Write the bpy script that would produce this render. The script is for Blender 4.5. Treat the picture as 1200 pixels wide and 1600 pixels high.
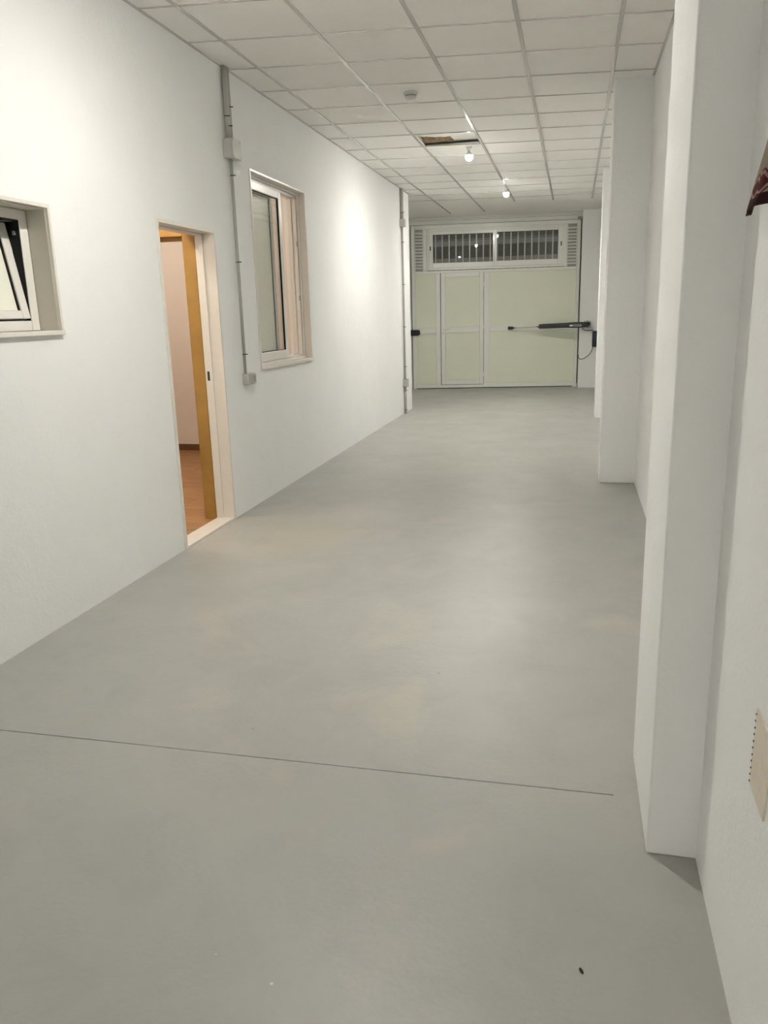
import bpy, bmesh, math, random
from mathutils import Vector, Matrix
random.seed(7)
for o in list(bpy.data.objects): bpy.data.objects.remove(o)
scn = bpy.context.scene
COL = scn.collection

# ------------------------------------------------------------------ camera
cam_d = bpy.data.cameras.new('camera'); cam = bpy.data.objects.new('camera', cam_d); COL.objects.link(cam)
cam_d.sensor_fit = 'VERTICAL'; cam_d.sensor_height = 36.0; cam_d.sensor_width = 27.0
cam_d.lens = 1238.136 / 1600 * 36.0
cam_d.clip_start = 0.02; cam_d.clip_end = 100
Rv = Vector((0.97356634, 0.22677319, -0.02724907)); Uv = Vector((-0.02957253, 0.24344932, 0.96946268)); Fv = Vector((-0.22648191, 0.94303041, -0.24372031))
M3 = Matrix((Rv, Uv, -Fv)).transposed()
cam.matrix_world = Matrix.Translation((0, 0, 1.4536)) @ M3.to_4x4()
scn.camera = cam

# ------------------------------------------------------------------ world and exposure
w = bpy.data.worlds.new('night'); scn.world = w; w.use_nodes = True
w.node_tree.nodes['Background'].inputs[0].default_value = (0.85, 0.84, 0.78, 1)
w.node_tree.nodes['Background'].inputs[1].default_value = 0.16
scn.view_settings.view_transform = 'Standard'; scn.view_settings.look = 'None'
scn.view_settings.exposure = 0.96; scn.view_settings.gamma = 1.0
scn.view_settings.use_curve_mapping = False

LAMP_W = 1.0                      # scale for every ceiling bulb
BULB_STRENGTH = 620.0 * LAMP_W
BULB_SIDE, BULB_DOWN = .014, 13.0         # glow of the dome sideways and straight down
LAMP_COL = (1.0, 0.975, 0.895)

HT = 3.1165                       # underside of the suspended ceiling
XL = -2.41                        # face of the left wall

# ------------------------------------------------------------------ materials
def nodes(name):
    m = bpy.data.materials.new(name); m.use_nodes = True
    nt = m.node_tree; b = nt.nodes['Principled BSDF']
    return m, nt, b
def tex_noise(nt, scale, detail=3, rough=.5, vec=None, dist=0):
    n = nt.nodes.new('ShaderNodeTexNoise'); n.inputs['Scale'].default_value = scale
    n.inputs['Detail'].default_value = detail; n.inputs['Roughness'].default_value = rough
    n.inputs['Distortion'].default_value = dist
    if vec is not None: nt.links.new(vec, n.inputs['Vector'])
    return n
def ramp(nt, src, stops):
    r = nt.nodes.new('ShaderNodeValToRGB'); nt.links.new(src, r.inputs[0])
    cr = r.color_ramp
    while len(cr.elements) < len(stops): cr.elements.new(0.5)
    for e, (p, c) in zip(cr.elements, stops):
        e.position = p; e.color = (c[0], c[1], c[2], 1) if hasattr(c, '__len__') else (c, c, c, 1)
    return r
def objco(nt):
    return nt.nodes.new('ShaderNodeTexCoord').outputs['Object']
def mixc(nt, fac, a, b, mode='MIX'):
    m = nt.nodes.new('ShaderNodeMix'); m.data_type = 'RGBA'; m.blend_type = mode
    if isinstance(fac, (int, float)): m.inputs[0].default_value = fac
    else: nt.links.new(fac, m.inputs[0])
    for s, i in ((a, 6), (b, 7)):
        if isinstance(s, tuple): m.inputs[i].default_value = (s[0], s[1], s[2], 1)
        else: nt.links.new(s, m.inputs[i])
    return m.outputs[2]
def bump(nt, b, h, dist, strength=1.0, prev=None):
    n = nt.nodes.new('ShaderNodeBump'); n.inputs['Distance'].default_value = dist; n.inputs['Strength'].default_value = strength
    nt.links.new(h, n.inputs['Height'])
    if prev is not None: nt.links.new(prev, n.inputs['Normal'])
    nt.links.new(n.outputs[0], b.inputs['Normal'])
    return n.outputs[0]

def simple(name, col, rough=.5, metal=0., bumps=None, coat=0., spec=.5, var=0.0, vscale=8):
    m, nt, b = nodes(name)
    b.inputs['Roughness'].default_value = rough; b.inputs['Metallic'].default_value = metal
    b.inputs['Specular IOR Level'].default_value = spec
    b.inputs['Coat Weight'].default_value = coat; b.inputs['Coat Roughness'].default_value = .08
    co = objco(nt)
    n = tex_noise(nt, vscale, 4, .55, co)
    lo = tuple(c * (1 - var) for c in col); hi = tuple(min(1, c * (1 + var)) for c in col)
    r = ramp(nt, n.outputs[0], [(.3, lo), (.7, hi)])
    nt.links.new(r.outputs[0], b.inputs['Base Color'])
    if bumps:
        p = None
        for sc, d in bumps:
            nb = tex_noise(nt, sc, 4, .6, co); p = bump(nt, b, nb.outputs[0], d, 1, p)
    return m

M = {}
M['wall'] = simple('white_plaster', (.885, .885, .875), .92, bumps=[(9, .004), (70, .0012)], spec=.08, var=.012, vscale=2.5)
M['wall_warm'] = simple('interior_plaster', (.82, .76, .72), .7, bumps=[(30, .001)], spec=.2, var=.01)
M['tile'] = simple('mineral_tile', (.94, .925, .88), .85, bumps=[(260, .0006)], spec=.2, var=.015, vscale=3)
M['soffit'] = simple('painted_board', (.80, .79, .72), .8, bumps=[(20, .001)], spec=.2, var=.02)
M['tbar'] = simple('enamelled_steel', (.61, .595, .56), .14, spec=.5, var=.01)
M['alu'] = simple('white_lacquered_aluminium', (.90, .90, .84), .2, spec=.55, var=.008, coat=.3)
M['alu_white'] = simple('white_window_profile', (.82, .79, .74), .25, spec=.5, var=.008)
M['marble'] = simple('white_stone_trim', (.78, .74, .68), .3, spec=.5, var=.02, vscale=20)
M['stone_grey'] = simple('window_reveal', (.60, .57, .50), .55, spec=.3, var=.02)
M['pvc'] = simple('grey_pvc', (.42, .42, .385), .45, spec=.4, var=.02)
M['pvc_light'] = simple('light_grey_pvc', (.49, .49, .45), .42, spec=.4, var=.02)
M['black'] = simple('black_plastic', (.018, .020, .022), .38, spec=.5, var=.1)
M['rubber'] = simple('black_gasket', (.010, .010, .010), .7, spec=.3, var=.1)
M['blackblue'] = simple('dark_blue_black_plastic', (.012, .018, .028), .35, spec=.5, var=.1)
M['steel'] = simple('polished_steel', (.75, .74, .70), .22, metal=1, var=.03)
M['greybox'] = simple('galvanised_bracket', (.36, .36, .33), .5, metal=.5, var=.15, vscale=30)
M['brownmetal'] = simple('dark_bronze_gap', (.10, .07, .055), .6, var=.2)
M['darkgap'] = simple('dark_joint', (.02, .02, .018), .9, var=.1)
M['steel_bar'] = simple('painted_bar', (.86, .87, .83), .4, spec=.5, var=.02)
M['door_wood'] = simple('honey_veneer', (.40, .235, .065), .38, spec=.4, var=.12, vscale=6)
M['skirting'] = simple('brown_skirting', (.13, .07, .035), .45, var=.1)
M['socket'] = simple('socket_ceramic', (.8, .8, .78), .3, var=.01)
M['detector'] = simple('ivory_plastic', (.62, .62, .60), .4, var=.01)
M['insul'] = simple('brown_insulation', (.56, .38, .20), .9, bumps=[(60, .01)], var=.4, vscale=22)
M['plenum'] = simple('plenum_concrete', (.40, .40, .40), .9, bumps=[(20, .004)], var=.15)

def mat_panel():
    m, nt, b = nodes('gate_sandwich_panel')
    co = objco(nt)
    n = tex_noise(nt, 1.1, 2, .5, co)
    r = ramp(nt, n.outputs[0], [(.3, (.82, .83, .69)), (.7, (.85, .86, .72))])
    nt.links.new(r.outputs[0], b.inputs['Base Color']); b.inputs['Roughness'].default_value = .42
    b.inputs['Specular IOR Level'].default_value = .4
    n2 = tex_noise(nt, 180, 3, .5, co); bump(nt, b, n2.outputs[0], .0006)
    return m
M['panel'] = mat_panel()

def mat_floor():
    m, nt, b = nodes('grey_floor_paint')
    co = objco(nt)
    big = tex_noise(nt, .55, 4, .55, co, .4)
    base = ramp(nt, big.outputs[0], [(.30, (.375, .374, .352)), (.55, (.395, .393, .368)), (.75, (.42, .416, .38))])
    med = tex_noise(nt, 3.2, 5, .6, co, .8)
    mr = ramp(nt, med.outputs[0], [(.35, .955), (.5, 1.0), (.72, 1.03)])
    c = mixc(nt, 1.0, base.outputs[0], mr.outputs[0], 'MULTIPLY')
    # pale tan worn patches
    st = tex_noise(nt, 1.15, 5, .62, co, 1.2)
    sr = ramp(nt, st.outputs[0], [(.56, 0.0), (.70, .42)])
    c = mixc(nt, sr.outputs[0], c, (.50, .455, .375))
    # the tan worn area by the doorway
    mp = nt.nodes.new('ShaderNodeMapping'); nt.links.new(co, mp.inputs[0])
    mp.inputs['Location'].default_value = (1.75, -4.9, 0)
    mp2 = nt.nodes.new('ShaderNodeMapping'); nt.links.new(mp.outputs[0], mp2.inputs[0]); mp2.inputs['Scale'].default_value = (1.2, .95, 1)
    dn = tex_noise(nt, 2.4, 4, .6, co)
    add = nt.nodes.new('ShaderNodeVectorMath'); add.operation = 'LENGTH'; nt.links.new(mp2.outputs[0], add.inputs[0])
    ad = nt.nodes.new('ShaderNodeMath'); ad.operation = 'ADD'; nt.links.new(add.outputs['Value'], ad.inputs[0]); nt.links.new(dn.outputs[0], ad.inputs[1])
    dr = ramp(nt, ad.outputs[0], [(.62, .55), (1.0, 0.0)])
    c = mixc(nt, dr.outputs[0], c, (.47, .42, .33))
    # specks
    vo = nt.nodes.new('ShaderNodeTexVoronoi'); nt.links.new(co, vo.inputs[0]); vo.inputs['Scale'].default_value = 5.5
    vr = ramp(nt, vo.outputs['Distance'], [(.018, 1.0), (.028, 0.0)])
    spn = tex_noise(nt, 2.0, 2, .5, co); sps = ramp(nt, spn.outputs[0], [(.5, 0.0), (.53, 1.0)])
    sp = mixc(nt, 1.0, vr.outputs[0], sps.outputs[0], 'MULTIPLY')
    c = mixc(nt, sp, c, (.62, .61, .57))
    vo2 = nt.nodes.new('ShaderNodeTexVoronoi'); nt.links.new(co, vo2.inputs[0]); vo2.inputs['Scale'].default_value = 3.1
    vr2 = ramp(nt, vo2.outputs['Distance'], [(.012, .55), (.03, 0.0)])
    c = mixc(nt, vr2.outputs[0], c, (.22, .22, .20))
    nt.links.new(c, b.inputs['Base Color'])
    rr = tex_noise(nt, 2.2, 4, .6, co)
    rm = ramp(nt, rr.outputs[0], [(.3, .34), (.7, .46)]); nt.links.new(rm.outputs[0], b.inputs['Roughness'])
    b.inputs['Specular IOR Level'].default_value = .42
    h1 = tex_noise(nt, 5, 4, .6, co); p = bump(nt, b, h1.outputs[0], .004)
    h2 = tex_noise(nt, 60, 3, .6, co); bump(nt, b, h2.outputs[0], .0008, 1, p)
    return m
M['floor'] = mat_floor()

def mat_planks():
    m, nt, b = nodes('oak_planks')
    co = objco(nt)
    mp = nt.nodes.new('ShaderNodeMapping'); nt.links.new(co, mp.inputs[0]); mp.inputs['Scale'].default_value = (1.0, 1.0, 1)
    br = nt.nodes.new('ShaderNodeTexBrick'); nt.links.new(mp.outputs[0], br.inputs[0])
    br.inputs['Scale'].default_value = 1; br.inputs['Brick Width'].default_value = 1.2; br.inputs['Row Height'].default_value = .19
    br.inputs['Mortar Size'].default_value = .003
    br.inputs['Color1'].default_value = (.36, .18, .062, 1); br.inputs['Color2'].default_value = (.45, .235, .085, 1); br.inputs['Mortar'].default_value = (.16, .08, .03, 1)
    mg = nt.nodes.new('ShaderNodeMapping'); nt.links.new(co, mg.inputs[0]); mg.inputs['Scale'].default_value = (1.3, 14, 1)
    gr = tex_noise(nt, 2.0, 6, .65, mg.outputs[0], 1.0)
    g = ramp(nt, gr.outputs[0], [(.3, .55), (.55, 1.0), (.8, 1.15)])
    c = mixc(nt, 1.0, br.outputs[0], g.outputs[0], 'MULTIPLY')
    nt.links.new(c, b.inputs['Base Color']); b.inputs['Roughness'].default_value = .4
    return m
M['planks'] = mat_planks()

def mat_emit(name, col, s):
    m, nt, b = nodes(name)
    b.inputs['Base Color'].default_value = (.9, .9, .9, 1)
    b.inputs['Emission Color'].default_value = (*col, 1); b.inputs['Emission Strength'].default_value = s
    return m
M['bulb'] = mat_emit('lit_bulb', LAMP_COL, BULB_STRENGTH)
def led_dome(m, lo, hi):
    # an LED dome glows hardest straight below its chip
    nt = m.node_tree; b = nt.nodes['Principled BSDF']
    g = nt.nodes.new('ShaderNodeNewGeometry'); sp = nt.nodes.new('ShaderNodeSeparateXYZ'); nt.links.new(g.outputs['Normal'], sp.inputs[0])
    mr = nt.nodes.new('ShaderNodeMapRange'); nt.links.new(sp.outputs[2], mr.inputs[0])
    ng = nt.nodes.new('ShaderNodeMath'); ng.operation = 'MULTIPLY'; nt.links.new(sp.outputs[2], ng.inputs[0]); ng.inputs[1].default_value = -1; ng.use_clamp = True
    pw = nt.nodes.new('ShaderNodeMath'); pw.operation = 'POWER'; nt.links.new(ng.outputs[0], pw.inputs[0]); pw.inputs[1].default_value = 11.0
    nt.links.new(pw.outputs[0], mr.inputs[0])
    mr.inputs['From Min'].default_value = 0.0; mr.inputs['From Max'].default_value = 1.0
    mr.inputs['To Min'].default_value = lo; mr.inputs['To Max'].default_value = hi
    nt.links.new(mr.outputs[0], b.inputs['Emission Strength'])
led_dome(M['bulb'], BULB_STRENGTH * BULB_SIDE, BULB_STRENGTH * BULB_DOWN)
M['warm_bulb'] = mat_emit('lit_warm_bulb', (1.0, .87, .70), 330.0)

def mat_glass(name, col, rough=.0):
    m, nt, b = nodes(name)
    out = nt.nodes['Material Output']
    t = nt.nodes.new('ShaderNodeBsdfTransparent'); t.inputs[0].default_value = (*col, 1)
    g = nt.nodes.new('ShaderNodeBsdfGlossy'); g.inputs['Roughness'].default_value = rough
    fr = nt.nodes.new('ShaderNodeLayerWeight'); fr.inputs[0].default_value = .5
    pw = nt.nodes.new('ShaderNodeMath'); pw.operation = 'POWER'; nt.links.new(fr.outputs['Facing'], pw.inputs[0]); pw.inputs[1].default_value = 4.5
    ad = nt.nodes.new('ShaderNodeMath'); ad.operation = 'MULTIPLY_ADD'; nt.links.new(pw.outputs[0], ad.inputs[0]); ad.inputs[1].default_value = .9; ad.inputs[2].default_value = .045
    mx = nt.nodes.new('ShaderNodeMixShader'); nt.links.new(ad.outputs[0], mx.inputs[0])
    nt.links.new(t.outputs[0], mx.inputs[1]); nt.links.new(g.outputs[0], mx.inputs[2]); nt.links.new(mx.outputs[0], out.inputs[0])
    return m
M['glass'] = mat_glass('window_glass', (.97, .97, .96))
def mat_frost():
    m, nt, b = nodes('frosted_glass')
    b.inputs['Base Color'].default_value = (.50, .53, .43, 1); b.inputs['Roughness'].default_value = .28
    b.inputs['Specular IOR Level'].default_value = .6
    co = objco(nt); n = tex_noise(nt, 3, 2, .5, co)
    r = ramp(nt, n.outputs[0], [(.3, (.88, .87, .75)), (.7, (.92, .91, .80))]); nt.links.new(r.outputs[0], b.inputs['Base Color'])
    return m
M['frost'] = mat_frost()

# ------------------------------------------------------------------ mesh helpers
class MB:
    def __init__(s): s.bm = bmesh.new(); s.mats = []
    def mi(s, m):
        if m not in s.mats: s.mats.append(m)
        return s.mats.index(m)
    def box(s, x0, x1, y0, y1, z0, z1, m='wall', bev=0., seg=2, mtx=None):
        if x0 > x1: x0, x1 = x1, x0
        if y0 > y1: y0, y1 = y1, y0
        if z0 > z1: z0, z1 = z1, z0
        i = s.mi(m)
        vs = [s.bm.verts.new((x, y, z)) for x in (x0, x1) for y in (y0, y1) for z in (z0, z1)]
        fs = []
        for q in ((0, 1, 3, 2), (4, 6, 7, 5), (0, 4, 5, 1), (2, 3, 7, 6), (0, 2, 6, 4), (1, 5, 7, 3)):
            f = s.bm.faces.new([vs[k] for k in q]); f.material_index = i; fs.append(f)
        if bev > 0:
            es = list({e for f in fs for e in f.edges})
            r = bmesh.ops.bevel(s.bm, geom=es, offset=bev, segments=seg, profile=.5, affect='EDGES', clamp_overlap=True)
            for f in r['faces']: f.material_index = i; f.smooth = True
            vs = list({v for f in fs if f.is_valid for v in f.verts} | {v for f in r['faces'] for v in f.verts})
        if mtx is not None: bmesh.ops.transform(s.bm, matrix=mtx, verts=vs)
        return s
    def prism(s, pts, d, m='wall', smooth=False):
        """closed polygon (3-D points) extruded by the vector d"""
        i = s.mi(m); d = Vector(d)
        a = [s.bm.verts.new(p) for p in pts]; b = [s.bm.verts.new(Vector(p) + d) for p in pts]
        n = len(pts); s.bm.faces.new(a).material_index = i; s.bm.faces.new(b[::-1]).material_index = i
        for k in range(n):
            f = s.bm.faces.new((a[k], b[k], b[(k + 1) % n], a[(k + 1) % n])); f.material_index = i; f.smooth = smooth
        return s
    def tube(s, pts, r, m='wall', seg=12, cap=True):
        i = s.mi(m); pts = [Vector(p) for p in pts]; rings = []
        rs = r if hasattr(r, '__len__') else [r] * len(pts)
        prev = None
        for k, p in enumerate(pts):
            t = (pts[min(k + 1, len(pts) - 1)] - pts[max(k - 1, 0)]).normalized()
            if prev is None:
                a = Vector((0, 0, 1)) if abs(t.z) < .9 else Vector((1, 0, 0))
                u = t.cross(a).normalized()
            else:
                u = (prev - t * prev.dot(t)).normalized()
            prev = u; v = t.cross(u)
            rings.append([s.bm.verts.new(p + (u * math.cos(2 * math.pi * j / seg) + v * math.sin(2 * math.pi * j / seg)) * rs[k]) for j in range(seg)])
        for a, b in zip(rings, rings[1:]):
            for j in range(seg):
                f = s.bm.faces.new((a[j], a[(j + 1) % seg], b[(j + 1) % seg], b[j])); f.material_index = i; f.smooth = True
        if cap:
            s.bm.faces.new(rings[0][::-1]).material_index = i; s.bm.faces.new(rings[-1]).material_index = i
        return s
    def lathe(s, prof, loc, m='wall', seg=24, axis='Z'):
        i = s.mi(m); rings = []
        for r, z in prof:
            ring = []
            for j in range(seg):
                a = 2 * math.pi * j / seg
                p = Vector((r * math.cos(a), r * math.sin(a), z))
                if axis == 'X': p = Vector((z, r * math.cos(a), r * math.sin(a)))
                if axis == 'Y': p = Vector((r * math.cos(a), z, r * math.sin(a)))
                ring.append(s.bm.verts.new(p + Vector(loc)))
            rings.append(ring)
        for a, b in zip(rings, rings[1:]):
            for j in range(seg):
                f = s.bm.faces.new((a[j], a[(j + 1) % seg], b[(j + 1) % seg], b[j])); f.material_index = i; f.smooth = True
        s.bm.faces.new(rings[0][::-1]).material_index = i; s.bm.faces.new(rings[-1]).material_index = i
        return s
    def slab(s, axis, c0, c1, ua, va, holes, m='wall', mback=None):
        """wall or floor slab. axis = normal axis, between c0 and c1; ua=(u0,u1), va=(v0,v1); holes=(u0,u1,v0,v1)"""
        i = s.mi(m); ib = s.mi(mback or m)
        us = sorted({ua[0], ua[1], *[h[0] for h in holes], *[h[1] for h in holes]}); us = [u for u in us if ua[0] <= u <= ua[1]]
        vs = sorted({va[0], va[1], *[h[2] for h in holes], *[h[3] for h in holes]}); vs = [v for v in vs if va[0] <= v <= va[1]]
        def P(c, u, v):
            return {'X': (c, u, v), 'Y': (u, c, v), 'Z': (u, v, c)}[axis]
        cache = {}
        def V(c, a, b):
            k = (c, a, b)
            if k not in cache: cache[k] = s.bm.verts.new(P(c, us[a], vs[b]))
            return cache[k]
        def solid(a, b):
            if a < 0 or b < 0 or a >= len(us) - 1 or b >= len(vs) - 1: return False
            uc = (us[a] + us[a + 1]) / 2; vc = (vs[b] + vs[b + 1]) / 2
            return not any(h[0] < uc < h[1] and h[2] < vc < h[3] for h in holes)
        for a in range(len(us) - 1):
            for b in range(len(vs) - 1):
                if not solid(a, b): continue
                s.bm.faces.new((V(c0, a, b), V(c0, a + 1, b), V(c0, a + 1, b + 1), V(c0, a, b + 1))).material_index = ib
                s.bm.faces.new((V(c1, a, b), V(c1, a, b + 1), V(c1, a + 1, b + 1), V(c1, a + 1, b))).material_index = i
                for (da, db, p, q) in ((-1, 0, (a, b), (a, b + 1)), (1, 0, (a + 1, b + 1), (a + 1, b)), (0, -1, (a + 1, b), (a, b)), (0, 1, (a, b + 1), (a + 1, b + 1))):
                    if not solid(a + da, b + db):
                        s.bm.faces.new((V(c0, *p), V(c0, *q), V(c1, *q), V(c1, *p))).material_index = i
        return s
    def build(s, name, parent=None, mtx=None):
        bmesh.ops.recalc_face_normals(s.bm, faces=s.bm.faces)
        if mtx is not None: bmesh.ops.transform(s.bm, matrix=mtx, verts=s.bm.verts)
        me = bpy.data.meshes.new(name); s.bm.to_mesh(me); s.bm.free()
        for m in s.mats: me.materials.append(M[m])
        o = bpy.data.objects.new(name, me); COL.objects.link(o)
        if parent is not None: o.parent = parent
        return o

def thing(name, label, cat, loc=(0, 0, 0), rz=0., group=None):
    o = bpy.data.objects.new(name, None); COL.objects.link(o); o.location = loc; o.rotation_euler = (0, 0, rz)
    o.empty_display_size = .1
    o['label'] = label; o['category'] = cat
    if group: o['group'] = group
    return o
def tag(o, label, cat, group=None):
    o['label'] = label; o['category'] = cat
    if group: o['group'] = group
    return o
def struct(o, label=None):
    o['kind'] = 'structure'
    if label: o['label'] = label
    return o
def local(o):
    """move the origin of a top-level mesh to the middle of its base"""
    me = o.data; xs = [v.co for v in me.vertices]
    c = Vector(((min(v.x for v in xs) + max(v.x for v in xs)) / 2, (min(v.y for v in xs) + max(v.y for v in xs)) / 2, min(v.z for v in xs)))
    me.transform(Matrix.Translation(-c)); o.location = c
    return o
def copy_tree(o, parent=None):
    c = o.copy(); COL.objects.link(c)
    if parent is not None: c.parent = parent
    for ch in list(o.children): copy_tree(ch, c)
    return c

# ================================================================== THE SETTING
YB = -6.5                                                        # wall behind the camera
# floor with two saw cut joints
f = MB().slab('Z', -.06, 0.0, (XL - .001, .56), (YB, 12.1), [(XL + .02, .160, 2.2385, 2.2432), (-2.33, .238, 7.0415, 7.0435)], 'floor')
f.slab('Z', -.06, 0.0, (-3.25, .56), (12.1, 15.72), [], 'floor')
f.box(XL, .5, 2.2, 2.28, -.075, -.0045, 'darkgap'); f.box(XL, .5, 7.0, 7.08, -.075, -.001, 'plenum')
struct(f.build('floor'), 'grey painted concrete floor with two saw cut joints')

# left wall with doorway and two window openings
D0, D1, DZ = 4.49, 5.285, 2.03                                    # doorway
W1 = (2.52, 3.475, 1.405, 1.985)                                  # small window
W2 = (5.99, 7.275, 1.05, 2.53)                                    # tall sliding window
wl = MB().slab('X', XL - .20, XL, (YB, 12.1), (0, 3.3), [(D0, D1, 0 - 1, DZ), W1, W2], 'wall')
wl.box(-3.25, XL - .2, 12.0, 12.1, 0, 3.3, 'wall')
struct(wl.build('wall_left'), 'long white plaster wall with the doorway and two windows')
struct(MB().box(-3.35, -3.2, 12.1, 15.7, 0, 3.3).build('wall_left_recess'))
struct(MB().slab('X', .535, .70, (2.3, 15.6), (0, 3.3), [], 'wall').build('wall_right'), 'white plaster wall set back between the pillars')
struct(MB().box(.362, .70, YB, 2.2, 0, 3.3).build('wall_right_near'), 'white plaster wall closest to the camera on the right')
struct(MB().box(-3.3, .7, YB - .15, YB, 0, 3.3).build('wall_rear'))
def pillar(name, x0, x1, y0, y1, label):
    o = MB().box(x0, x1, y0, y1, 0, 3.3, 'wall', .006, 3).build(name); struct(o, label)
pillar('wall_pillar_near', .234, .54, 1.98, 2.48, 'large white pillar nearest the camera')
pillar('wall_pillar_middle', .249, .56, 6.84, 7.24, 'white pillar halfway along the right wall')
pillar('wall_pillar_far', .308, .56, 11.04, 11.44, 'white pillar nearest the garage gate')

# gate end walls
GD = Vector((1, .125, 0)).normalized(); GA = math.atan2(.125, 1); G0 = Vector((-3.0, 15.25, 0))
struct(MB().box(.100, .70, 15.33, 15.50, 0, 3.3).build('wall_far_right'), 'strip of white wall right of the garage gate')
struct(MB().box(-3.25, -3.03, 15.2, 15.4, 0, 3.3).build('wall_far_left'))

# suspended ceiling
HY0, HY1 = 8.235, 8.835                                           # opening with the broken tile
HX0, HX1 = -1.568, -.992
cl = MB().slab('Z', HT + .006, HT + .02, (-3.3, .56), (YB, 15.9), [(HX0, HX1, HY0, HY1)], 'tile')
ceil = struct(cl.build('ceiling'), 'suspended ceiling of pale square tiles')
GX = [-2.1797 + .6 * i for i in range(5)]
def grow(x, j): return 5.1228 + .6 * j + .1252 * (x + 2.1797)
g = MB()
for i, x in enumerate(GX):
    y1 = 14.75 if i < 2 else 13.45 + .1252 * i * .6
    g.box(x - .0125, x + .0125, YB, y1, HT - .0005, HT + .007, 'tbar', .001, 1)
for j in range(-19, 14):
    a, b = XL + .02, .535
    ya, yb = grow(a, j), grow(b, j)
    if j > 11: a = -3.2; ya = grow(a, j)
    hw = .0065 if j < 13 else .012
    g.prism([(a, ya - hw, HT + .0008), (b, yb - hw, HT + .0008), (b, yb + hw, HT + .0008), (a, ya + hw, HT + .0008)], (0, 0, .006), 'tbar')
g.box(XL, XL + .018, YB, 12.1, HT + .0002, HT + .007, 'tbar'); g.box(.517, .535, 2.5, 15.4, HT + .0002, HT + .007, 'tbar')
g.build('ceiling_grid', ceil)
p = MB()  # pale shallow backing, added so the ceiling opening reads brighter
p.box(HX0 - .2, HX1 + .2, HY0 - .2, HY1 + .2, HT + .048, HT + .06, 'tile')
for bx in ((HX0 - .2, HX0 - .19, HY0 - .2, HY1 + .2), (HX1 + .19, HX1 + .2, HY0 - .2, HY1 + .2), (HX0 - .19, HX1 + .19, HY0 - .2, HY0 - .19), (HX0 - .19, HX1 + .19, HY1 + .19, HY1 + .2)): p.box(bx[0], bx[1], bx[2], bx[3], HT + .02, HT + .048, 'tile')
p.build('ceiling_void_backing', ceil)

# trim above the gate: stepped aluminium head track (in gate axes)
def gate_mtx(): return Matrix.Translation(G0) @ Matrix.Rotation(GA, 4, 'Z')
tr = MB()
tr.box(-.06, 3.16, -.005, .10, 3.005, 3.075, 'alu', .006, 3); tr.box(-.06, 3.13, -.03, .08, 3.075, 3.098, 'alu', .004, 2)
tr.box(-.06, 3.13, -.045, .10, 3.10, HT + .004, 'alu', .003, 2)
for k, z in enumerate((3.018, 3.04, 3.06)): tr.box(-.06, 3.14, -.011, -.004, z, z + .008, 'alu', .003, 2)
o = tr.build('trim_1', None, gate_mtx()); struct(o, 'white stepped head track above the garage gate')
# dark gap post right of gate
o = MB().box(3.098, 3.118, .02, .12, 0, 3.0, 'brownmetal').box(3.118, 3.15, .0, .12, 0, 3.0, 'alu').build('trim_2', None, gate_mtx()); struct(o)
o = MB().box(-.06, -.012, .02, .12, 0, 3.0, 'alu').box(-.012, -.004, .03, .1, 0, 3.0, 'darkgap').build('trim_3', None, gate_mtx()); struct(o)

# ------------------------------------------------------------------ doorway (door_1)
d = bpy.data.objects.new('door_1', None); COL.objects.link(d); d.location = (XL, D0, 0); struct(d, 'open doorway with white stone surround in the left wall')
def under(o, parent):
    o.parent = parent; o.matrix_parent_inverse = parent.matrix_world.inverted() if False else Matrix.Translation(-Vector(parent.location)) if parent.rotation_euler.z == 0 else Matrix.Identity(4)
    return o
t = .022
XI = -2.535                                                       # back of the stone lining
fr = MB()
fr.box(XI, XL + .012, D0, D0 + t, 0, DZ, 'marble', .002, 2)
fr.box(XI, XL + .012, D1 - t, D1, 0, DZ, 'marble', .002, 2)
fr.box(XI, XL + .012, D0 + t, D1 - t, DZ - t, DZ, 'marble', .002, 2)
under(fr.build('door_frame'), d)
st = MB()   # stop profile set back in the lining
for (y0, y1) in ((D0 + t, D0 + t + .012), (D1 - t - .014, D1 - t)): st.box(XI, XI + .055, y0, y1, .016, DZ - t, 'alu_white', .002, 2)
st.box(XI, XI + .055, D0 + t, D1 - t, DZ - t - .014, DZ - t, 'alu_white', .002, 2)
under(st.build('door_stop'), d)
under(MB().box(XI, XL + .006, D0 + t, D1 - t, -.01, .016, 'marble', .003, 2).build('threshold'), d)
sp = MB().box(XI + .018, XI + .034, D1 - t - .018, D1 - t - .0135, 1.02, 1.085, 'black', .001, 1)
o = under(sp.build('strike_plate'), d); o['label'] = 'small black strike plate'

# ------------------------------------------------------------------ interior rooms behind the left wall
XR = XL - .20
struct(MB().box(-5.6, XR + .08, 1.2, 8.2, -.05, .004, 'planks').build('floor_interior'), 'warm wood plank floor seen through the doorway')
struct(MB().box(-5.6, XR, 1.2, 8.2, 2.85, 2.95, 'wall_warm').build('ceiling_interior'))
struct(MB().box(-5.6, XR, 8.15, 8.3, 0, 2.9, 'wall_warm').build('wall_interior_far'))
struct(MB().box(-5.75, -5.6, 1.2, 8.3, 0, 2.9, 'wall_warm').build('wall_interior_back'))
struct(MB().box(-5.6, XR, 1.05, 1.2, 0, 2.9, 'wall_warm').build('wall_interior_near'))
struct(MB().box(-5.6, XR, 3.75, 3.85, 0, 2.9, 'wall_warm').build('wall_interior_side'))
struct(MB().slab('Y', 5.285, 5.40, (-5.6, XR), (0, 2.9), [(-3.55, -2.627, -1, 2.015)], 'wall_warm').build('wall_interior_partition'))
struct(MB().box(-5.6, XR, 8.135, 8.15, .004, .075, 'skirting', .003, 2).build('baseboard_interior'), 'brown wooden skirting seen through the doorway')
d2 = bpy.data.objects.new('door_2', None); COL.objects.link(d2); d2.location = (-2.7, 5.3, 0); struct(d2, 'honey coloured wooden door casing inside the doorway')
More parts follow.
